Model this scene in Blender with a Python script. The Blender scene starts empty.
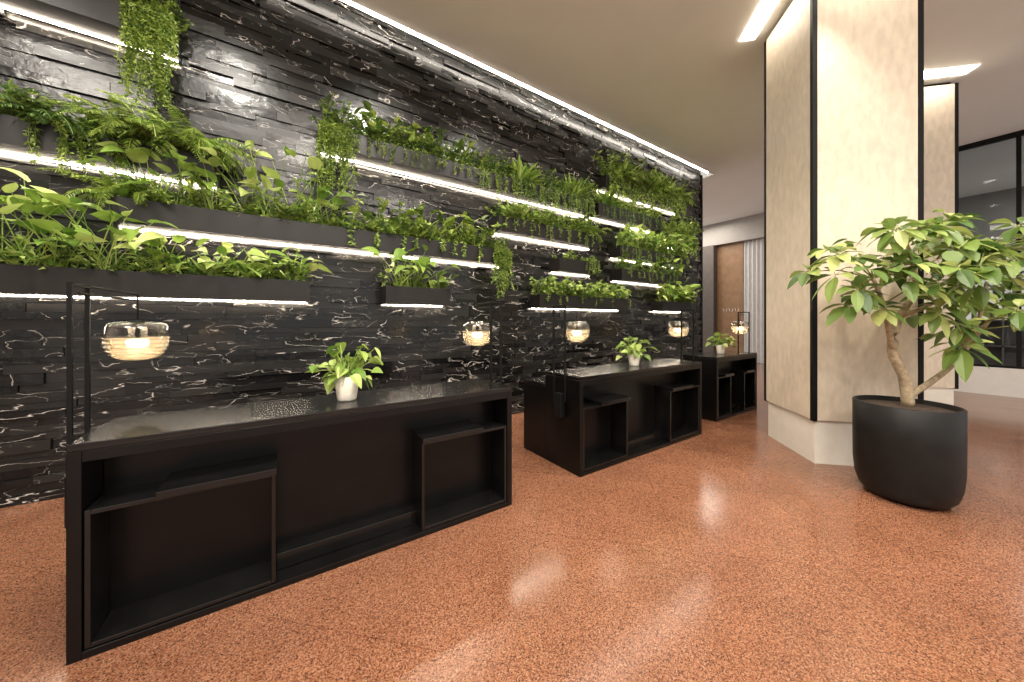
import bpy, math, random
from mathutils import Vector, Matrix
random.seed(11)
R=random.random
def U(a,b): return a+(b-a)*random.random()
scene=bpy.context.scene
COL=scene.collection
scene.view_settings.view_transform='Standard'

# ---------------------------------------------------------------- materials
def newmat(name):
    m=bpy.data.materials.new(name); m.use_nodes=True
    nt=m.node_tree; b=nt.nodes['Principled BSDF']
    return m,nt,b
def N(nt,t,**k):
    n=nt.nodes.new(t)
    for a,v in k.items(): setattr(n,a,v)
    return n
def ramp(nt,stops,fac=None,interp='LINEAR'):
    r=N(nt,'ShaderNodeValToRGB'); cr=r.color_ramp; cr.interpolation=interp
    while len(cr.elements)<len(stops): cr.elements.new(0.5)
    for e,(p,c) in zip(cr.elements,stops):
        e.position=p; e.color=(*c,1)
    if fac: nt.links.new(fac,r.inputs[0])
    return r
def simple(name,col,rough=0.5,metal=0,var=0.0,scale=8,bump=0.0,spec=0.5,stretch=None):
    m,nt,b=newmat(name)
    b.inputs['Roughness'].default_value=rough; b.inputs['Metallic'].default_value=metal
    b.inputs['Specular IOR Level'].default_value=spec
    b.inputs['Base Color'].default_value=(*col,1)
    if var>0 or bump>0:
        tc=N(nt,'ShaderNodeTexCoord'); no=N(nt,'ShaderNodeTexNoise')
        no.inputs['Scale'].default_value=scale; no.inputs['Detail'].default_value=6
        src=tc.outputs['Object']
        if stretch:
            mp=N(nt,'ShaderNodeMapping'); mp.inputs['Scale'].default_value=stretch
            nt.links.new(src,mp.inputs['Vector']); src=mp.outputs[0]
        nt.links.new(src,no.inputs['Vector'])
        if var>0:
            a=tuple(max(0,c*(1-var)) for c in col); d=tuple(min(1,c*(1+var)) for c in col)
            r=ramp(nt,[(0.3,a),(0.7,d)],no.outputs['Fac'])
            nt.links.new(r.outputs[0],b.inputs['Base Color'])
        if bump>0:
            bp=N(nt,'ShaderNodeBump'); bp.inputs['Strength'].default_value=bump; bp.inputs['Distance'].default_value=0.01
            nt.links.new(no.outputs['Fac'],bp.inputs['Height']); nt.links.new(bp.outputs[0],b.inputs['Normal'])
    return m
def emis(name,col,s):
    m,nt,b=newmat(name)
    b.inputs['Base Color'].default_value=(*col,1)
    b.inputs['Emission Color'].default_value=(*col,1); b.inputs['Emission Strength'].default_value=s
    return m

def marble():
    m,nt,b=newmat('black_marble')
    tc=N(nt,'ShaderNodeTexCoord'); g=N(nt,'ShaderNodeNewGeometry')
    mul=N(nt,'ShaderNodeMath',operation='MULTIPLY'); mul.inputs[1].default_value=57
    nt.links.new(g.outputs['Random Per Island'],mul.inputs[0])
    add=N(nt,'ShaderNodeVectorMath',operation='ADD')
    nt.links.new(tc.outputs['Object'],add.inputs[0]); nt.links.new(mul.outputs[0],add.inputs[1])
    rot=N(nt,'ShaderNodeMapping'); rot.inputs['Rotation'].default_value=(0,.6,0); rot.inputs['Scale'].default_value=(.55,1,1.5)
    nt.links.new(add.outputs[0],rot.inputs['Vector'])
    def veins(scale,dist,w,mlo,mhi,ms,k):
        n1=N(nt,'ShaderNodeTexNoise'); n1.inputs['Scale'].default_value=scale; n1.inputs['Detail'].default_value=7; n1.inputs['Distortion'].default_value=dist
        n1.inputs['Roughness'].default_value=.45
        nt.links.new(rot.outputs[0],n1.inputs['Vector'])
        s=N(nt,'ShaderNodeMath',operation='SUBTRACT'); s.inputs[1].default_value=0.5
        a=N(nt,'ShaderNodeMath',operation='ABSOLUTE')
        nt.links.new(n1.outputs['Fac'],s.inputs[0]); nt.links.new(s.outputs[0],a.inputs[0])
        r=ramp(nt,[(0.0,(0.75*k,0.70*k,0.64*k)),(w*.45,(0.20*k,0.18*k,0.165*k)),(w,(0,0,0))],a.outputs[0])
        n2=N(nt,'ShaderNodeTexNoise'); n2.inputs['Scale'].default_value=ms; nt.links.new(add.outputs[0],n2.inputs['Vector'])
        r2=ramp(nt,[(mlo,(0,0,0)),(mhi,(1,1,1))],n2.outputs['Fac'])
        mx=N(nt,'ShaderNodeMix',data_type='RGBA',blend_type='MULTIPLY'); mx.inputs[0].default_value=1
        nt.links.new(r.outputs[0],mx.inputs[6]); nt.links.new(r2.outputs[0],mx.inputs[7])
        return mx.outputs[2]
    v1=veins(2.6,.35,0.0060,.41,.60,2.5,1.0); v2=veins(6.0,.5,0.0055,.45,.66,3.0,.7)
    base=ramp(nt,[(0,(0.003,0.003,0.003)),(1,(0.015,0.0137,0.0128))],g.outputs['Random Per Island'])
    cur=base.outputs[0]
    for v in (v1,v2):
        ad=N(nt,'ShaderNodeMix',data_type='RGBA',blend_type='ADD'); ad.inputs[0].default_value=1
        nt.links.new(cur,ad.inputs[6]); nt.links.new(v,ad.inputs[7]); cur=ad.outputs[2]
    nt.links.new(cur,b.inputs['Base Color'])
    rr=N(nt,'ShaderNodeMapRange'); rr.inputs[3].default_value=0.18; rr.inputs[4].default_value=0.36
    nt.links.new(g.outputs['Random Per Island'],rr.inputs[0]); nt.links.new(rr.outputs[0],b.inputs['Roughness'])
    b.inputs['Specular IOR Level'].default_value=.40
    n3=N(nt,'ShaderNodeTexNoise'); n3.inputs['Scale'].default_value=12; n3.inputs['Detail'].default_value=3
    nt.links.new(add.outputs[0],n3.inputs['Vector'])
    bp=N(nt,'ShaderNodeBump'); bp.inputs['Strength'].default_value=0.2; bp.inputs['Distance'].default_value=0.02
    nt.links.new(n3.outputs['Fac'],bp.inputs['Height']); nt.links.new(bp.outputs[0],b.inputs['Normal'])
    return m
def granite():
    m,nt,b=newmat('red_granite_floor')
    tc=N(nt,'ShaderNodeTexCoord')
    v=N(nt,'ShaderNodeTexVoronoi'); v.inputs['Scale'].default_value=215
    nt.links.new(tc.outputs['Object'],v.inputs['Vector'])
    sep=N(nt,'ShaderNodeSeparateColor'); nt.links.new(v.outputs['Color'],sep.inputs[0])
    r=ramp(nt,[(0.0,(0.045,0.022,0.015)),(0.2,(0.14,0.056,0.031)),(0.45,(0.235,0.096,0.050)),(0.8,(0.29,0.130,0.070)),(1.0,(0.37,0.215,0.14))],sep.outputs[0])
    n=N(nt,'ShaderNodeTexNoise'); n.inputs['Scale'].default_value=2.2; n.inputs['Detail'].default_value=8
    nt.links.new(tc.outputs['Object'],n.inputs['Vector'])
    r2=ramp(nt,[(0.3,(0.80,0.78,0.76)),(0.7,(1,1,1))],n.outputs['Fac'])
    mx=N(nt,'ShaderNodeMix',data_type='RGBA',blend_type='MULTIPLY'); mx.inputs[0].default_value=1
    nt.links.new(r.outputs[0],mx.inputs[6]); nt.links.new(r2.outputs[0],mx.inputs[7])
    mp=N(nt,'ShaderNodeMapping'); mp.inputs['Rotation'].default_value=(0,0,math.radians(45)); mp.inputs['Location'].default_value=(.3,.45,0)
    nt.links.new(tc.outputs['Object'],mp.inputs['Vector'])
    br=N(nt,'ShaderNodeTexBrick'); br.offset=0; br.inputs['Scale'].default_value=1
    br.inputs['Brick Width'].default_value=0.95; br.inputs['Row Height'].default_value=0.95; br.inputs['Mortar Size'].default_value=0.0025
    br.inputs['Color1'].default_value=(1,1,1,1); br.inputs['Color2'].default_value=(0.92,0.92,0.92,1); br.inputs['Mortar'].default_value=(0.66,0.62,0.6,1)
    nt.links.new(mp.outputs[0],br.inputs['Vector'])
    m2=N(nt,'ShaderNodeMix',data_type='RGBA',blend_type='MULTIPLY'); m2.inputs[0].default_value=1
    nt.links.new(mx.outputs[2],m2.inputs[6]); nt.links.new(br.outputs['Color'],m2.inputs[7])
    nt.links.new(m2.outputs[2],b.inputs['Base Color'])
    b.inputs['Specular IOR Level'].default_value=.65
    rr=N(nt,'ShaderNodeMapRange'); rr.inputs[3].default_value=0.10; rr.inputs[4].default_value=0.23
    nt.links.new(n.outputs['Fac'],rr.inputs[0]); nt.links.new(rr.outputs[0],b.inputs['Roughness'])
    return m
def leafmat(name,dark,mid,light,trans=0.35):
    m,nt,b=newmat(name)
    g=N(nt,'ShaderNodeNewGeometry')
    r=ramp(nt,[(0,dark),(0.5,mid),(1,light)],g.outputs['Random Per Island'])
    nt.links.new(r.outputs[0],b.inputs['Base Color']); b.inputs['Roughness'].default_value=0.42
    t=N(nt,'ShaderNodeBsdfTranslucent'); nt.links.new(r.outputs[0],t.inputs['Color'])
    ms=N(nt,'ShaderNodeMixShader'); ms.inputs[0].default_value=trans
    out=nt.nodes['Material Output']
    nt.links.new(b.outputs[0],ms.inputs[1]); nt.links.new(t.outputs[0],ms.inputs[2]); nt.links.new(ms.outputs[0],out.inputs[0])
    return m
def glassmat(name,tint,refl=0.12,rough=0.03,transl=0.0,tcol=(1,.8,.55)):
    m,nt,b=newmat(name); nt.nodes.remove(b)
    tr=N(nt,'ShaderNodeBsdfTransparent'); tr.inputs[0].default_value=(*tint,1)
    gl=N(nt,'ShaderNodeBsdfGlossy'); gl.inputs['Roughness'].default_value=rough
    fr=N(nt,'ShaderNodeLayerWeight'); fr.inputs[0].default_value=refl*2
    ms=N(nt,'ShaderNodeMixShader'); nt.links.new(fr.outputs['Facing'],ms.inputs[0])
    src=tr.outputs[0]
    if transl>0:
        tl=N(nt,'ShaderNodeBsdfTranslucent'); tl.inputs[0].default_value=(*tcol,1)
        m2=N(nt,'ShaderNodeMixShader'); m2.inputs[0].default_value=transl
        nt.links.new(tr.outputs[0],m2.inputs[1]); nt.links.new(tl.outputs[0],m2.inputs[2]); src=m2.outputs[0]
    nt.links.new(src,ms.inputs[1]); nt.links.new(gl.outputs[0],ms.inputs[2])
    nt.links.new(ms.outputs[0],nt.nodes['Material Output'].inputs[0])
    return m
M_MARBLE=marble(); M_FLOOR=granite()
M_CEIL=simple('ceiling_plaster',(0.88,0.89,0.88),0.6,var=0.015,scale=2)
M_STEEL=simple('blackened_steel',(0.0035,0.0032,0.0032),0.28,metal=0.0,var=0.35,scale=5,bump=0.02,spec=0.28)
M_STEEL2=simple('blackened_steel_top',(0.005,0.0047,0.0046),0.20,metal=0.0,var=0.3,scale=7,spec=0.5)
M_BLACK=simple('black_frame',(0.004,0.004,0.004),0.55,spec=.2)
M_PLANT=simple('planter_metal',(0.009,0.007,0.006),0.45,var=0.2,spec=.35)
M_LED=emis('led_strip',(1.0,0.86,0.68),90)
M_COVE=emis('cove_light',(1.0,0.92,0.80),30)
M_PANEL=simple('column_panel',(0.66,0.57,0.455),0.5,var=0.10,scale=11,stretch=(1.6,1.6,.7))
M_PLINTH=simple('column_plinth',(0.80,0.76,0.68),0.55,var=0.04)
M_SOIL=simple('soil',(0.05,0.03,0.02),0.95,var=0.5,scale=40,bump=1)
M_POTB=simple('black_pot',(0.0065,0.006,0.0057),0.5,var=0.3,scale=9,spec=.3)
M_POTW=simple('white_pot',(0.72,0.66,0.58),0.45,var=0.08,scale=30)
M_BARK=simple('bark',(0.36,0.28,0.18),0.8,var=0.35,scale=25,bump=0.6)
M_STEM=simple('stem_green',(0.22,0.25,0.08),0.6,var=0.2)
M_WOOD=simple('wood_panel',(0.27,0.155,0.08),0.5,var=0.15,scale=6)
M_PIER=simple('grey_pier',(0.10,0.085,0.075),0.6,var=0.1)
M_CURT=simple('curtain_fabric',(0.70,0.70,0.70),0.8,var=0.06)
M_WHITE=simple('white_lacquer',(0.75,0.73,0.70),0.4,var=0.03)
M_GREY=simple('grey_wall',(0.34,0.32,0.30),0.6,var=0.05)
M_DIM=simple('dim_grey_wall',(0.22,0.215,0.21),0.6,var=0.05)
M_L1=leafmat('foliage_mixed',(0.03,0.07,0.012),(0.17,0.26,0.037),(0.45,0.54,0.115))
M_L2=leafmat('foliage_dark',(0.018,0.05,0.012),(0.085,0.16,0.03),(0.23,0.32,0.075))
M_L3=leafmat('foliage_bright',(0.11,0.22,0.03),(0.31,0.45,0.085),(0.59,0.67,0.23))
M_L4=leafmat('tree_leaf',(0.05,0.11,0.022),(0.18,0.27,0.052),(0.48,0.52,0.18),0.33)
M_GLASS=glassmat('clear_glass',(0.80,0.77,0.73),0.18,0.04)
M_RIB=glassmat('ribbed_glass',(0.80,0.72,0.60),0.24,0.08,0.38,(1,.86,.64))
M_PGLASS=glassmat('partition_glass',(0.72,0.74,0.76),0.12,0.02)
M_BULB=emis('lamp_bulb',(1.0,0.80,0.52),30)

# ---------------------------------------------------------------- mesh helpers
def mkobj(name,V,F,mat,parent=None,loc=(0,0,0),smooth=False,bevel=0):
    l=Vector(loc)
    me=bpy.data.meshes.new(name)
    me.from_pydata([tuple(Vector(v)-l) for v in V] if l.length>0 else [tuple(v) for v in V],[],F)
    me.materials.append(mat)
    if smooth:
        for p in me.polygons: p.use_smooth=True
    o=bpy.data.objects.new(name,me); COL.objects.link(o)
    if parent: o.parent=parent
    else: o.location=l
    if bevel:
        b=o.modifiers.new('bevel','BEVEL'); b.width=bevel; b.segments=2; b.limit_method='ANGLE'
    return o
def empty(name,loc):
    e=bpy.data.objects.new(name,None); e.location=loc; e.empty_display_size=0.1; COL.objects.link(e); return e
BF=[(0,3,2,1),(4,5,6,7),(0,1,5,4),(1,2,6,5),(2,3,7,6),(3,0,4,7)]
def addbox(V,F,a,b):
    n=len(V)
    V+= [(a[0],a[1],a[2]),(b[0],a[1],a[2]),(b[0],b[1],a[2]),(a[0],b[1],a[2]),(a[0],a[1],b[2]),(b[0],a[1],b[2]),(b[0],b[1],b[2]),(a[0],b[1],b[2])]
    F+= [tuple(n+i for i in f) for f in BF]
def box(name,a,b,mat,parent=None,loc=(0,0,0),bevel=0):
    V=[];F=[];addbox(V,F,a,b); return mkobj(name,V,F,mat,parent,loc,bevel=bevel)
def boxes(name,lst,mat,parent=None,loc=(0,0,0),bevel=0):
    V=[];F=[]
    for a,b in lst: addbox(V,F,a,b)
    return mkobj(name,V,F,mat,parent,loc,bevel=bevel)
def lathe(name,prof,c,mat,seg=48,parent=None,loc=(0,0,0),rib=0.0,smooth=True):
    V=[];F=[]
    for r,z in prof:
        for i in range(seg):
            a=2*math.pi*i/seg
            rr=r*(1+(rib if i%2 else 0))
            V.append((c[0]+rr*math.cos(a),c[1]+rr*math.sin(a),c[2]+z))
    for j in range(len(prof)-1):
        for i in range(seg):
            k=(i+1)%seg
            F.append((j*seg+i,j*seg+k,(j+1)*seg+k,(j+1)*seg+i))
    return mkobj(name,V,F,mat,parent,loc,smooth=smooth)
def frame_for(d):
    d=d.normalized(); up=Vector((0,0,1))
    if abs(d.z)>0.95: up=Vector((1,0,0))
    s=d.cross(up).normalized(); u=s.cross(d).normalized()
    return d,s,u
def tube(V,F,pts,rad,seg=6):
    pts=[Vector(p) for p in pts]; n0=len(V)
    for i,p in enumerate(pts):
        d=(pts[min(i+1,len(pts)-1)]-pts[max(i-1,0)])
        if d.length<1e-6: d=Vector((0,0,1))
        _,s,u=frame_for(d)
        for k in range(seg):
            a=2*math.pi*k/seg
            V.append(p+rad[i]*(s*math.cos(a)+u*math.sin(a)))
    for i in range(len(pts)-1):
        for k in range(seg):
            q=(k+1)%seg
            F.append((n0+i*seg+k,n0+i*seg+q,n0+(i+1)*seg+q,n0+(i+1)*seg+k))
    F.append(tuple(n0+k for k in range(seg))[::-1]); F.append(tuple(n0+(len(pts)-1)*seg+k for k in range(seg)))
def leaf_s(V,F,b,d,L,W,roll=0):
    d,s,u=frame_for(d)
    if roll: s=s*math.cos(roll)+u*math.sin(roll); u=s.cross(d)
    n=len(V); m=b+d*L*0.45
    V+= [b,m+s*W*.5+u*W*.15,b+d*L-u*L*.15,m-s*W*.5+u*W*.15,]
    F+= [(n,n+1,n+2),(n,n+2,n+3)]
PROF_O=[(0,0.05),(0.18,0.62),(0.42,1.0),(0.7,0.82),(0.88,0.42),(1.0,0.0)]
PROF_H=[(-0.12,0.55),(0.08,0.95),(0.3,1.0),(0.58,0.72),(0.82,0.32),(1.0,0.0)]
PROF_S=[(0,0.5),(0.25,0.85),(0.5,1.0),(0.75,0.8),(0.92,0.4),(1.0,0.0)]
def leaf_b(V,F,b,d,L,W,droop=0.3,prof=PROF_O,roll=0,fold=0.15):
    d,s,u=frame_for(d)
    if roll: s=s*math.cos(roll)+u*math.sin(roll); u=s.cross(d)
    n=len(V)
    for t,w in prof:
        c=b+d*L*t+Vector((0,0,-1))*droop*L*t*t
        hw=W*.5*w
        V.append(c+s*hw+u*hw*fold*2); V.append(c); V.append(c-s*hw+u*hw*fold*2)
    for i in range(len(prof)-1):
        a=n+i*3
        F.append((a,a+1,a+4,a+3)); F.append((a+1,a+2,a+5,a+4))

# ---------------------------------------------------------------- room shell
H=5.23; WY=4.56; WX1=8.85; WX0=-5.0
box('floor',(-6,-6,-0.1),(20,11,0),M_FLOOR)
CE=WY-0.22
V=[];F=[]
addbox(V,F,(-6,-6,H),(WX1+0.25,CE,H+0.04)); addbox(V,F,(WX1+0.25,-6,H),(20,11,H+0.04))
mkobj('ceiling',V,F,M_CEIL)
boxes('ceiling_cove',[((-6,CE-.1,H+0.30),(WX1+0.25,WY+0.3,H+0.36)),((-6,CE-0.10,H+0.04),(WX1+0.25,CE-0.04,H+0.30)),((WX1+.25,CE-0.1,H+.04),(WX1+0.31,WY+0.3,H+0.36))],M_CEIL)
box('cove_light_strip',(WX0,CE+.015,H-.008),(WX1,CE+.045,H+0.022),M_COVE)
box('wall_back',(WX0,WY,0),(WX1,WY+0.25,H+0.295),simple('wall_core',(0.01,0.01,0.01),0.7))
V=[];F=[]; z=0.0
while z<H+0.28:
    h=random.choice([0.06,0.075,0.09]); x=WX0-R()*0.3
    while x<WX1:
        w=U(0.28,0.62); dep=random.choice([0.006,0.010,0.016,0.024,0.034])
        x0=max(x,WX0); x1=min(x+w,WX1)
        if x1-x0>0.02: addbox(V,F,(x0+.001,WY-dep,z+.001),(x1-.001,WY,min(z+h,H+.29)-.001))
        x+=w
    z+=h
mkobj('wall_back_stone_cladding',V,F,M_MARBLE)
box('wall_back_return',(WX1,WY-0.04,0),(WX1+0.06,WY+0.25,H),M_BLACK)

# ---------------------------------------------------------------- reception desks
def desk(x0,x1,yf):
    loc=((x0+x1)/2,yf+0.45,0); e=empty('reception_desk',loc)
    B=lambda n,l,m=M_STEEL,bv=0.003: boxes(n,l,m,e,loc,bevel=bv)
    yb=yf+0.52; yr=yf+0.92
    B('counter_top',[((x0,yf,0.925),(x1,yb,0.96))],M_STEEL2,0.004)
    B('front_frame',[((x0,yf,0.0),(x0+.045,yb,0.925)),((x1-.045,yf,0.0),(x1,yb,0.925)),((x0+.045,yf,.875),(x1-.045,yf+.03,.925)),((x0+.045,yf,0),(x1-.045,yf+.12,.035))])
    B('back_panel',[((x0+.045,yf+.22,0.0),(x1-.045,yf+.28,.925))])
    L=x1-x0; mw=L*0.30; lw=mw*0.66
    for (a,b,la,lb,nm) in ((x0+.05,x0+.05+mw,x0+.05+mw-lw,x0+.05+mw,'left'),(x1-.05-mw,x1-.05,x1-.05-mw,x1-.05-mw+lw,'right')):
        B('cubby_'+nm,[((a,yf+.005,.04),(a+.02,yf+.22,.655)),((b-.02,yf+.005,.04),(b,yf+.22,.655)),((a+.02,yf+.005,.635),(b-.02,yf+.22,.655)),((a+.02,yf+.005,.04),(b-.02,yf+.22,.06))],M_STEEL2,0.003)
        B('bag_ledge_'+nm,[((la-.005,yf-.035,.655),(lb+.005,yf+.22,.69))],M_STEEL2,0.003)
    B('kick_rail',[((x0+.05+mw,yf+.12,.035),(x1-.05-mw,yf+.22,.13))],M_STEEL2)
    B('work_surface',[((x0,yb,.785),(x1,yr,.815))],M_STEEL2)
    B('work_side_panels',[((x0,yb,0),(x0+.04,yr,.785)),((x1-.04,yb,0),(x1,yr,.785)),((x0+.04,yb+.28,0.1),(x1-.04,yb+.31,.785))])
desk(-0.79,1.543,2.305); desk(2.353,4.60,2.345); desk(5.33,6.72,2.50)

# ---------------------------------------------------------------- lamps
def lamp(px,py,lx,ly,top=1.68):
    loc=(px,py,0.53); e=empty('desk_lamp',loc)
    V=[];F=[]
    for o in (-0.085,0.085):
        addbox(V,F,(px-.008,py+o-.008,0.70),(px+.008,py+o+.008,top))
    addbox(V,F,(px-.008,py-.085,top-.014),(px+.008,py+.085,top))
    def bar(a,b,r=.007): tube(V,F,[a,b],[r,r],4)
    tp=Vector((lx,ly,top-.006)); st=Vector((px,py,top-.006))
    bar(st,tp); bar(st-Vector((0,0,.04)),tp-Vector((0,0,.04)))
    bar(tp,Vector((lx,ly,1.50)),.005)
    mkobj('frame',V,F,M_BLACK,e,loc)
    box('mount_box',(px-.03,py-.05,.53),(px+.03,py+.05,.77),M_BLACK,e,loc,bevel=.004)
    c=(lx,ly,1.36)
    lathe('cap',[(0.0,.145),(.035,.145),(.035,.125),(0.02,.11),(0,.11)],c,M_BLACK,24,e,loc)
    lathe('glass_dome',[(.02,.135),(.10,.132),(.132,.118),(.146,.09),(.150,.05),(.151,.035)],c,M_GLASS,48,e,loc)
    prof=[]; n=48
    for i in range(n+1):
        t=i/n; a=t*math.pi/2
        r=.151*math.cos(a)**.55 if t<1 else 0.004
        z=.035-.15*math.sin(a)
        r=max(.004,r+(.0045 if i%6<3 else -.0045))
        prof.append((r,z))
    lathe('ribbed_glass_bowl',prof,c,M_RIB,48,e,loc)
    lathe('bulb',[(0,.02),(.045,.018),(.052,.0),(.045,-.022),(.02,-.034),(0,-.036)],c,M_BULB,24,e,loc)
    lathe('inner_stem',[(0.010,.11),(0.010,0.02)],c,M_BLACK,12,e,loc)
lamp(-0.825,2.53,-0.80,3.22); lamp(1.578,2.62,1.66,3.13)
lamp(2.318,2.60,2.96,3.0,1.66); lamp(4.635,2.56,5.20,3.02,1.66); lamp(6.755,2.72,7.32,3.01,1.66)

# ---------------------------------------------------------------- wall planters
def arch(p,d,L,n=6,g=1.0,up=0.4):
    pts=[Vector(p)]; v=Vector(d).normalized(); v.z+=up; v.normalize()
    for i in range(n):
        pts.append(pts[-1]+v*L/n); v.z-=g/n; v.normalize()
    return pts
def bush(V,F,x,z,h=0.22,leaf=0.05):
    b=Vector((x,U(4.29,4.44),z)); d=Vector((U(-1,1),U(-.75,0.25),U(.4,1.5)))
    pts=arch(b,d,U(.5,1.25)*h*1.35,6,U(.5,1.5),.4)
    tube(V,F,pts,[.003]*len(pts),3)
    for p in pts[1:]:
        for k in range(4):
            leaf_s(V,F,p+Vector((U(-.01,.01),0,0)),Vector((U(-1,1),U(-1.0,.5),U(-.3,.9))),leaf*U(.7,1.5),leaf*U(.4,.7),U(-.6,.6))
def trail(V,F,x,z,L,leaf=0.035):
    b=Vector((x,4.30,z+.02)); pts=[b,b+Vector((U(-.03,.03),-.06,.04)),b+Vector((U(-.05,.05),-.085,-.02))]
    n=max(3,int(L/.035))
    for i in range(n): pts.append(pts[-1]+Vector((U(-.012,.012),U(-.008,.008),-L/n)))
    tube(V,F,pts,[.0025]*len(pts),3)
    for p in pts[1:]:
        for k in range(4):
            leaf_s(V,F,p,Vector((U(-1,1),U(-1,.6),U(-1,.4))),leaf*U(.7,1.4),leaf*U(.35,.6),U(-1,1))
def fern(V,F,x,z,n=14,L=0.42,y=4.36):
    for i in range(n):
        a=2*math.pi*i/n+U(-.4,.4)
        d=Vector((math.cos(a),-abs(math.sin(a))*1.0 if R()<.8 else .3,U(.3,1.4)))
        pts=arch((x,y,z),d,L*U(.6,1.15),14,U(1.6,3.0),.5)
        tube(V,F,pts,[.0025]*len(pts),3)
        tw=U(-.5,.5)
        for j in range(1,len(pts)):
            ax=(pts[j]-pts[j-1]); _,s,u=frame_for(ax); s=s*math.cos(tw)+u*math.sin(tw)
            wl=.062*math.sin(math.pi*min(.98,(j+.6)/len(pts)))**.6*L/.42
            for q in (-1,1):
                for o in (0,.5):
                    leaf_s(V,F,pts[j]-ax*o,s*q+ax.normalized()*.5+Vector((U(-.2,.2),U(-.2,.2),-.35)),wl*U(.8,1.1),.011)
def broad(V,F,x,z,n=9,h=0.35,leaf=0.16,y=4.36,wide=.8):
    for i in range(n):
        d=Vector((U(-1,1)*wide,U(-.9,.2)*wide,U(.6,1.6)))
        pts=arch((x+U(-.05,.05),y+U(-.04,.04),z),d,h*U(.45,1.2),6,U(.3,1.0),.3)
        tube(V,F,pts,[.005,.005,.004,.004,.004,.003,.003],4)
        dd=(pts[-1]-pts[-2]).normalized()*.5+Vector((U(-.9,.9),U(-.9,.1),U(-.6,.3)))
        l=leaf*U(.6,1.2)
        leaf_b(V,F,pts[-1],dd,l,l*U(.5,.72),U(.1,.6),PROF_H,U(-.8,.8))
def rosette(V,F,x,z,n=16,L=0.3,W=0.045,y=4.36):
    for i in range(n):
        a=2*math.pi*i/n*1.618
        e=U(.5,2.0)
        d=Vector((math.cos(a),-abs(math.sin(a))*.8 if R()<.8 else .2,e))
        leaf_b(V,F,Vector((x,y,z)),d,L*U(.8,1.15),W,U(.1,.4),PROF_S,0,.25)
def planter(x0,x1,zb,h=0.22,items=(),led=True,dens=1.0):
    xc=(x0+x1)/2; loc=(xc,WY-.15,zb); e=empty('wall_planter',loc)
    yf=WY-.30; zt=zb+h; t=.012
    boxes('trough',[((x0,yf,zb),(x1,WY-.001,zb+t)),((x0,yf,zb+t),(x1,yf+t,zt)),((x0,WY-.05,zb+t),(x1,WY-.001,zt)),((x0,yf+t,zb+t),(x0+t,WY-.05,zt)),((x1-t,yf+t,zb+t),(x1,WY-.05,zt))],M_PLANT,e,loc)
    box('soil',(x0+t,yf+t,zt-.06),(x1-t,WY-.05,zt-.03),M_SOIL,e,loc)
    if led: box('led_strip',(x0+.02,WY-.070,zb-.010),(x1-.02,WY-.056,zb-.001),M_LED,e,loc)
    G={'m':([],[]),'d':([],[]),'b':([],[])}
    z=zt-.035
    Ln=x1-x0
    for it in items:
        k=it[0]; col=it[1]; a=x0+Ln*it[2]; b=x0+Ln*it[3]; n=it[4]; V,F=G[col]
        p=it[5] if len(it)>5 else {}
        for i in range(int(n)):
            x=a+(b-a)*((i+.5)/n)+U(-.7,.7)*(b-a)/n
            x=min(max(x,x0+.03),x1-.03)
            if k=='bush': bush(V,F,x,z,**p)
            elif k=='trail':
                q=dict(p); L=q.pop('L',.25); trail(V,F,x,z,U(.3,1.1)*L,**q)
            elif k=='fern': fern(V,F,x,z,**p)
            elif k=='broad': broad(V,F,x,z,**p)
            elif k=='ros': rosette(V,F,x,z,**p)
    for k,mt in (('m',M_L1),('d',M_L2),('b',M_L3)):
        if G[k][0]: mkobj('foliage_'+{'m':'mixed','d':'dark','b':'bright'}[k],G[k][0],G[k][1],mt,e,loc)
R1,R2,R3,R4,R5=4.0,3.44,2.84,2.34,1.71
planter(-3.2,-.83,R1,items=[('bush','d',0,1,36,{'h':.18}),('trail','m',.88,1,50,{'L':.78,'leaf':.033}),('trail','b',.93,1,22,{'L':.6,'leaf':.03}),('bush','m',.82,1,26,{'h':.22})])
planter(-3.2,-.55,R3,items=[('broad','m',0,.5,11,{'h':.35,'leaf':.14}),('ros','m',.1,.45,4,{'L':.3}),('bush','d',0,.8,50,{'h':.2}),('bush','m',.2,1,36,{'h':.2,'leaf':.06}),('fern','b',.80,.97,4,{'n':20,'L':.60}),('fern','m',.72,.95,3,{'n':18,'L':.58}),('fern','d',.5,.75,3,{'L':.5}),('trail','m',.60,.78,20,{'L':.34}),('ros','b',.66,.74,1,{'L':.34})])
planter(-1.25,2.78,R4,items=[('broad','b',0,.2,6,{'h':.42,'leaf':.16}),('broad','b',.22,.42,8,{'h':.66,'leaf':.17,'n':6}),('broad','m',.5,.95,11,{'h':.40,'leaf':.14}),('bush','m',0,1,75,{'h':.16,'leaf':.055}),('bush','d',0,1,40,{'h':.18,'leaf':.05}),('bush','b',.2,.9,36,{'h':.22,'leaf':.065}),('trail','b',.45,1,12,{'L':.16,'leaf':.05}),('trail','m',.94,1,24,{'L':.60,'leaf':.045}),('fern','m',.0,.08,2,{'L':.42}),('ros','b',.02,.1,1,{'L':.3}),('ros','m',.55,.9,3,{'L':.34,'W':.035})])
planter(-3.2,.23,R5,items=[('broad','b',.38,.60,10,{'h':.60,'leaf':.18,'wide':1.0,'n':6}),('broad','b',.62,1,10,{'h':.32,'leaf':.17,'n':6}),('bush','b',.25,1,28,{'h':.17,'leaf':.065}),('bush','d',.2,1,46,{'h':.14,'leaf':.055}),('ros','b',.7,.98,4,{'L':.25,'W':.05}),('broad','m',0,.4,8,{'h':.4})])
planter(1.02,1.85,R5,items=[('broad','b',.05,.5,4,{'h':.48,'leaf':.2,'n':6}),('broad','m',.3,.95,4,{'h':.24,'leaf':.16,'n':6}),('bush','m',0,1,10,{'h':.13,'leaf':.055})])
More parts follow.
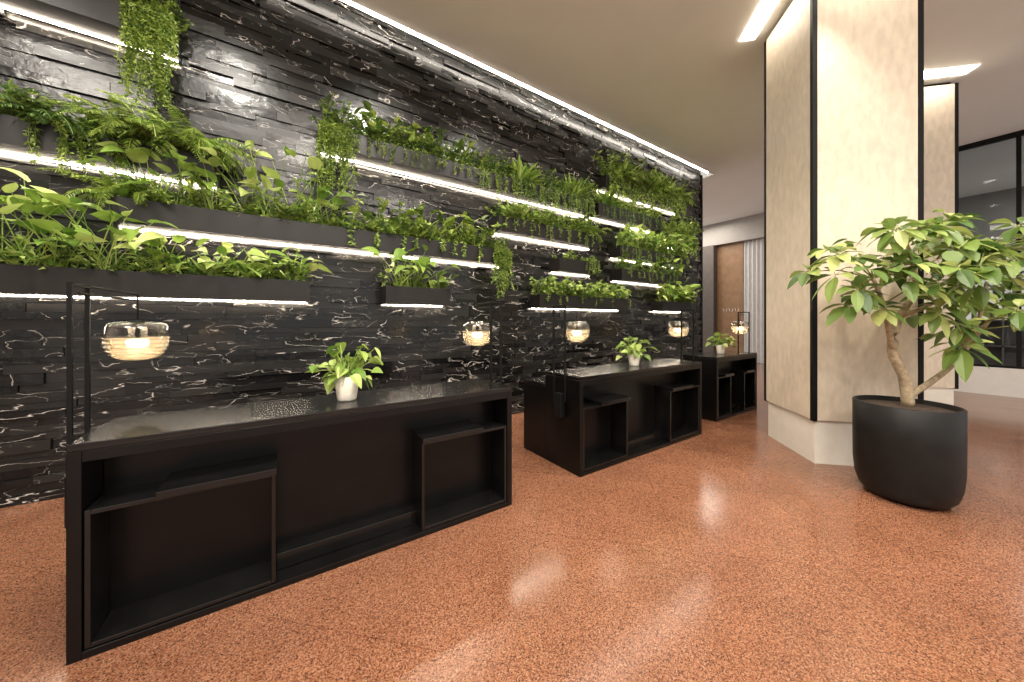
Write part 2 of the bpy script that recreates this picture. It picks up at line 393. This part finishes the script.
planter(.32,4.62,R2,items=[('bush','d',0,1,150,{'h':.22,'leaf':.05}),('bush','m',0,1,90,{'h':.25,'leaf':.05}),('trail','m',0,.07,50,{'L':.66,'leaf':.033}),('trail','m',.07,.45,24,{'L':.2,'leaf':.035}),('trail','m',.45,1,60,{'L':.26,'leaf':.035}),('trail','d',.6,1,26,{'L':.38}),('broad','m',.1,.4,6,{'h':.34,'leaf':.14}),('ros','b',.60,.68,2,{'L':.46,'W':.07}),('ros','b',.86,.96,2,{'L':.5,'W':.03,'n':26})])
planter(2.62,4.75,R3,items=[('bush','m',0,1,60,{'h':.24,'leaf':.055}),('bush','d',0,1,40,{'h':.2,'leaf':.055}),('bush','b',0,1,28,{'h':.24,'leaf':.055}),('trail','m',0,1,22,{'L':.22}),('ros','b',.2,.3,1,{'L':.45}),('fern','m',.8,1,2,{'L':.45})])
planter(3.81,4.75,R4,items=[('bush','m',0,1,14,{'h':.12}),('trail','m',.6,1,8,{'L':.3})])
planter(3.39,5.58,R5,items=[('bush','b',0,1,50,{'h':.22,'leaf':.065}),('bush','d',0,1,26,{'h':.18,'leaf':.06}),('broad','m',0,1,8,{'h':.25,'leaf':.12}),('trail','m',0,1,8,{'L':.12})])
planter(4.95,7.6,R1,items=[('bush','m',0,1,90,{'h':.36,'leaf':.06}),('bush','d',0,1,50,{'h':.3,'leaf':.06}),('fern','m',.05,.95,6,{'L':.6}),('trail','m',0,1,64,{'L':.36,'leaf':.045}),('bush','b',.1,.9,30,{'h':.36,'leaf':.06}),('ros','b',.1,.9,3,{'L':.5,'W':.06})])
planter(4.75,6.7,R2,items=[('bush','m',0,1,70,{'h':.28,'leaf':.055}),('ros','b',.05,.2,2,{'L':.5,'W':.06}),('trail','d',0,1,26,{'L':.25})])
planter(6.9,8.1,R2-.25,items=[('bush','m',0,1,60,{'h':.34,'leaf':.06}),('trail','m',0,1,40,{'L':.4,'leaf':.045})])
planter(5.35,7.7,R3-.1,items=[('bush','b',0,1,50,{'h':.3,'leaf':.065}),('bush','d',0,1,30,{'h':.26,'leaf':.06}),('broad','b',0,1,12,{'h':.42,'leaf':.17}),('trail','m',0,1,20,{'L':.25})])
planter(5.4,7.6,R4-.05,items=[('bush','d',0,1,60,{'h':.22,'leaf':.055}),('broad','m',0,1,10,{'h':.34,'leaf':.14}),('trail','m',0,1,14,{'L':.2})])
planter(6.75,7.9,R5,items=[('bush','m',0,1,50,{'h':.3,'leaf':.065}),('broad','b',0,1,10,{'h':.42,'leaf':.17})])

# ---------------------------------------------------------------- desk plants
def deskplant(x,y,zt=.96,s=1.0):
    loc=(x,y,zt); e=empty('potted_plant',loc)
    lathe('pot',[(0,.001),(.050*s,.001),(.053*s,.012),(.074*s,.15*s),(.066*s,.15*s),(.060*s,.125*s),(0,.12*s)],loc,M_POTW,32,e,loc)
    V=[];F=[]
    for i in range(56):
        d=Vector((U(-1,1),U(-1,1),U(.1,2.2)))
        pts=arch((x+U(-.03,.03),y+U(-.03,.03),zt+.12*s),d,U(.05,.24)*s,5,U(.5,1.8),.4)
        tube(V,F,pts,[.0025]*6,4)
        l=U(.045,.085)*s
        leaf_b(V,F,pts[-1],Vector((d.x+U(-.8,.8),d.y+U(-.8,.8),U(-.8,.3))),l,l*.95,.3,PROF_H,U(-.7,.7))
    mkobj('foliage',V,F,M_L3,e,loc)
deskplant(.356,2.56,s=1.12); deskplant(3.52,2.60); deskplant(5.97,2.74)

# ---------------------------------------------------------------- columns
def column(cx,cy,half=.445):
    loc=(cx,cy,0); e=empty('column',loc)
    rot=Matrix.Rotation(math.radians(45),3,'Z')
    def rb(name,l,mat,bevel=0):
        V=[];F=[]
        for a,b in l: addbox(V,F,a,b)
        V=[rot@Vector(v)+Vector(loc) for v in V]
        return mkobj(name,V,F,mat,e,loc,bevel=bevel)
    a=half
    rb('plinth',[((-a,-a,0),(a,a,.55))],M_PLINTH)
    rb('core',[((-a+.02,-a+.02,.55),(a-.02,a-.02,H-.001))],M_BLACK)
    o=a+.03; g=.012; zb=.46; zt=H-.06
    rb('panels',[((-a+g,-o,zb),(a-g,-a-.001,zt)),((-a+g,a+.001,zb),(a-g,o,zt)),((-o,-a+g,zb),(-a-.001,a-g,zt)),((a+.001,-a+g,zb),(o,a-g,zt))],M_PANEL,.003)
    q=o+.004
    l=[]
    for sx in (-1,1):
        for sy in (-1,1):
            x0,x1=sorted((sx*(a-g+.002),sx*q)); y0,y1=sorted((sy*(a-g+.002),sy*q))
            l.append(((x0,y0,zb-.01),(x1,y1,zt+.01)))
    rb('corner_trims',l,M_BLACK,.002)
    rb('recess_light',[((-a-.34,-a,H-.012),(-a-.16,a,H-.002)),((-a,a+.16,H-.012),(a,a+.34,H-.002))],emis('recess_glow',(1,.90,.76),17))
column(5.27,1.205); column(8.64,1.20)

# ---------------------------------------------------------------- big potted tree
tx,ty=4.41,.545; loc=(tx,ty,0)
e=empty('potted_schefflera_tree',loc)
lathe('pot',[(0,.004),(.19,.004),(.245,.02),(.285,.07),(.308,.16),(.318,.28),(.320,.5),(.320,.795),(.314,.80),(.298,.80),(.29,.74),(0,.73)],loc,M_POTB,64,e,loc)
lathe('soil',[(0,.775),(.15,.772),(.292,.76)],loc,M_SOIL,32,e,loc)
rv=Vector((.831,-.5562,0)); fv=Vector((.5562,.831,0))
def P(px,py,w=0.0):
    u=(px-915)*.0085; return Vector((tx,ty,1.5-.0085*(py-321)))+rv*u+fv*w
V=[];F=[]
def br(pts,r0,r1):
    n=len(pts); sm=[]
    for i in range(n-1):
        for k in range(4):
            t=k/4; p0=pts[max(i-1,0)];p1=pts[i];p2=pts[i+1];p3=pts[min(i+2,n-1)]
            sm.append(.5*((2*p1)+(p2-p0)*t+(2*p0-5*p1+4*p2-p3)*t*t+(3*p1-p0-3*p2+p3)*t*t*t))
    sm.append(pts[-1]); m=len(sm)
    tube(V,F,sm,[r0+(r1-r0)*i/(m-1) for i in range(m)],8)
    return sm
A0=P(918,406);A1=P(914,378);A2=P(902,350);A3=P(912,318,.03);A4=P(925,290,0);A5=P(922,260,0)
br([A0,A1,A2,A3],.042,.030); br([A2,P(893,335,-.05),P(880,305,-.1),P(868,280,-.12)],.026,.012)
br([A3,A4,A5,P(915,240,0)],.026,.010); br([A3,P(935,300,-.1),P(955,275,-.15),P(965,255,-.2)],.018,.009)
br([P(922,398,.03),P(950,382,.05),P(975,366,.08),P(1000,340,.1),P(1018,318,.1)],.026,.013)
br([P(975,366,.08),P(985,330,.0),P(988,290,-.05),P(992,250,-.05)],.016,.009)
mkobj('trunk',V,F,M_BARK,e,loc,smooth=True)
tips=[(836,268),(850,290),(864,258),(884,238),(900,226),(922,230),(942,224),(962,234),(985,222),(1003,230),(1022,245),(1040,225),(1000,262),(975,262),(950,262),(920,262),(893,268),(864,295),(842,275),(905,290),(935,285),(962,292),(990,290),(1015,282),(1035,292),(1012,312),(985,318),(955,315),(925,305),(878,308),(1000,330),(965,335),(1040,330),(850,254),(900,250),(1055,260),(1060,300),(876,272),(940,248),(1018,262),(1048,275),(910,275),(870,250),(858,272),(888,282),(930,272),(970,278),(1005,300),(945,330),(915,232),(975,245),(1030,310),(940,345),(852,305),(990,240),(955,250),(1010,250),(1020,225),(1050,240)]
hubs=[P(868,280,-.12),P(915,240,0),P(965,255,-.2),P(1018,318,.1),P(992,250,-.05),A4,P(880,305,-.1),P(985,330,.0)]
V=[];F=[];VS=[];FS=[]
def cluster(p,dirv,s):
    nl=random.choice([6,7,8])
    _,a,b=frame_for(dirv)
    for i in range(nl):
        an=2*math.pi*i/nl+U(-.2,.2)
        d=(a*math.cos(an)+b*math.sin(an))*1.0+dirv.normalized()*.45+Vector((0,0,-.3))
        l=s*U(.8,1.15)
        st=p+d.normalized()*.03
        tube(VS,FS,[p,st],[.002,.002],3)
        leaf_b(V,F,st,d,l,l*.55,U(.25,.6),PROF_O,U(-.5,.5),.10)
for (px,py) in tips:
    p=P(px,py,U(-.38,.24)); hb=min(hubs,key=lambda q:(q-p).length)
    mid=(p+hb)*.5+Vector((0,0,.04))
    tube(VS,FS,[hb,mid,p],[.006,.005,.003],4)
    cluster(p,(p-hb)*.6+Vector((U(-.3,.3)-.25,U(-.3,.3)-.15,.4)),.165)
    if R()<.45:
        p2=p+Vector((U(-.1,.08),U(-.1,.06),U(-.12,.12))); tube(VS,FS,[mid,p2],[.003,.003],4); cluster(p2,p2-hb+Vector((-.2,-.1,.2)),.14)
mkobj('leaf_stalks',VS,FS,M_STEM,e,loc); mkobj('leaves',V,F,M_L4,e,loc)

# ---------------------------------------------------------------- far end of the lobby
BX=14.0
box('wall_far_upper',(BX-.3,2.5,4.4),(BX+.2,11,H),M_GREY)
box('wall_far_pier',(BX-.4,6.5,0),(BX+.2,7.3,4.4),M_PIER)
box('wall_far_grey',(BX,7.3,0),(BX+.2,11,4.4),M_PIER)
box('wall_far_wood_panelling',(BX-.1,5.62,0),(BX+.2,6.5,4.4),M_WOOD)
box('wall_far_window_wall',(BX+.1,2.5,0),(BX+.2,5.62,4.4),M_GREY)
V=[];F=[];n=160
for i in range(n+1):
    y=2.55+(5.6-2.55)*i/n; x=BX-.05+.05*math.sin(i*.9)
    V+= [(x,y,0.01),(x,y,4.39)]
    if i: F.append((2*i-2,2*i,2*i+1,2*i-1))
mkobj('curtain',V,F,M_CURT,smooth=True)
V=[];F=[]
for i in range(6):
    y=6.3-i*.1
    addbox(V,F,(BX-.115,y-.045,1.86),(BX-.1,y-.03,1.96))
    addbox(V,F,(BX-.115,y-.045,1.86 if i%2 else 1.945),(BX-.1,y+.005,1.875 if i%2 else 1.96))
mkobj('wall_sign_lettering',V,F,M_WHITE)
box('wall_right_return',(12.1,2.42,0),(BX+.2,2.5,H),M_GREY)
e=empty('glass_partition_1',(12,-2,0)); L0=(12,-2,0)  # glazed partition to the room beyond, not an outside window
boxes('frame',[((11.96,-6,H-.10),(12.04,2.4,H-.002)),((11.96,-6,.56),(12.04,2.4,.60))]+[((11.96,y,.60),(12.04,y+.06,H-.10)) for y in (-4,-2,-.02,2.34)],M_BLACK,e,L0)
box('glass',(11.995,-6,.60),(12.005,2.34,H-.10),M_PGLASS,e,L0)
box('wall_right_low',(11.92,-6,0),(12.08,2.4,.56),M_WHITE)
box('wall_beyond_glass',(17,-6,0),(17.1,2.4,H),M_DIM)
e=empty('bottle_shelving',(14.0,-.5,0)); L0=(14.0,-.5,0)
boxes('shelves',[((13.8,-3,z),(14.2,1.6,z+.03)) for z in (.1,.9,1.5,2.1,2.6,3.1)]+[((13.8,y,0),(14.2,y+.03,3.13)) for y in (-3,-1.4,.2,1.56)],M_GREY,e,L0)
box('lit_back',(14.2,-3,1.5),(14.23,1.6,3.1),emis('shelf_backlight',(1,.93,.82),.8),e,L0)
box('base_back',(14.2,-3,.1),(14.23,1.6,1.5),M_GREY,e,L0)
V=[];F=[]
for z in (.93,1.53,2.13,2.63):
    y=-2.9
    while y<1.5:
        h=U(.22,.36); tube(V,F,[(14.0,y,z),(14.0,y,z+h*.6),(14.0,y,z+h*.72),(14.0,y,z+h)],[.04,.04,.016,.014],8); y+=U(.12,.28)
mkobj('bottles',V,F,M_GREY,e,L0)
box('wall_left',(-6.0,-6,0),(-5.9,11,H),M_GREY)

# ---------------------------------------------------------------- lights
def area(name,loc,sx,sy,pw,col=(1,.92,.81),rot=(0,0,0)):
    l=bpy.data.lights.new(name,'AREA'); l.shape='RECTANGLE'; l.size=sx; l.size_y=sy; l.energy=pw; l.color=col
    o=bpy.data.objects.new(name,l); o.location=loc; o.rotation_euler=rot; COL.objects.link(o)
def spot(name,loc,pw,ang=80,blend=.8,col=(1,.90,.77),tgt=None,size=.08):
    l=bpy.data.lights.new(name,'SPOT'); l.energy=pw; l.spot_size=math.radians(ang); l.spot_blend=blend; l.color=col; l.shadow_soft_size=size
    o=bpy.data.objects.new(name,l); o.location=loc
    if tgt: o.rotation_euler=(Vector(tgt)-Vector(loc)).to_track_quat('-Z','Y').to_euler()
    COL.objects.link(o)
for (x,y) in ((-2.5,.5),(.5,0.2),(-.5,-2.5),(3,-2.5)):
    area('overhead_fill',(x,y,H-.02),1.2,1.2,225)  # added soft fill from above, kept out of view, no real fitting
for (x,y) in ((3.0,2.0),(6.0,3.2),(6.3,-1.2),(9.8,3.5),(9.8,-1.0),(3.2,-.6),(1.2,1.4)):
    spot('floor_fill_spot',(x,y,H-.03),490,95,size=.5)  # added spots without fixtures, they brighten floor and desks
for x in (-2.4,-.6,1.2,3.0,4.8,6.6,8.0):
    spot('wall_fill_spot',(x,2.4,H-.03),430,75,.9,(1,.95,.85),(x,WY,2.5))  # added wash for stone and foliage, no lamp exists at these points
spot('column_spot',(4.2,.9,H-.03),160,60,.8,tgt=(4.9,1.3,1.5)); spot('tree_spot',(3.9,-.6,H-.03),300,50,.8,tgt=(4.4,.5,1.6))
area('room_beyond_light',(14.5,-1,H-.1),1.5,1.5,150); area('lobby_end_light',(12,7.2,H-.1),2.6,2.6,190)
w=bpy.data.worlds.new('world'); scene.world=w; w.use_nodes=True
w.node_tree.nodes['Background'].inputs[0].default_value=(1,.96,.90,1); w.node_tree.nodes['Background'].inputs[1].default_value=1.15

# ---------------------------------------------------------------- camera
c=bpy.data.cameras.new('camera'); c.sensor_width=36; c.lens=11.95; c.shift_y=-20/1024; c.clip_start=.05
co=bpy.data.objects.new('camera',c); co.location=(0,0,1.5); co.rotation_euler=(math.radians(90),0,math.radians(-33.8)); COL.objects.link(co)
scene.camera=co
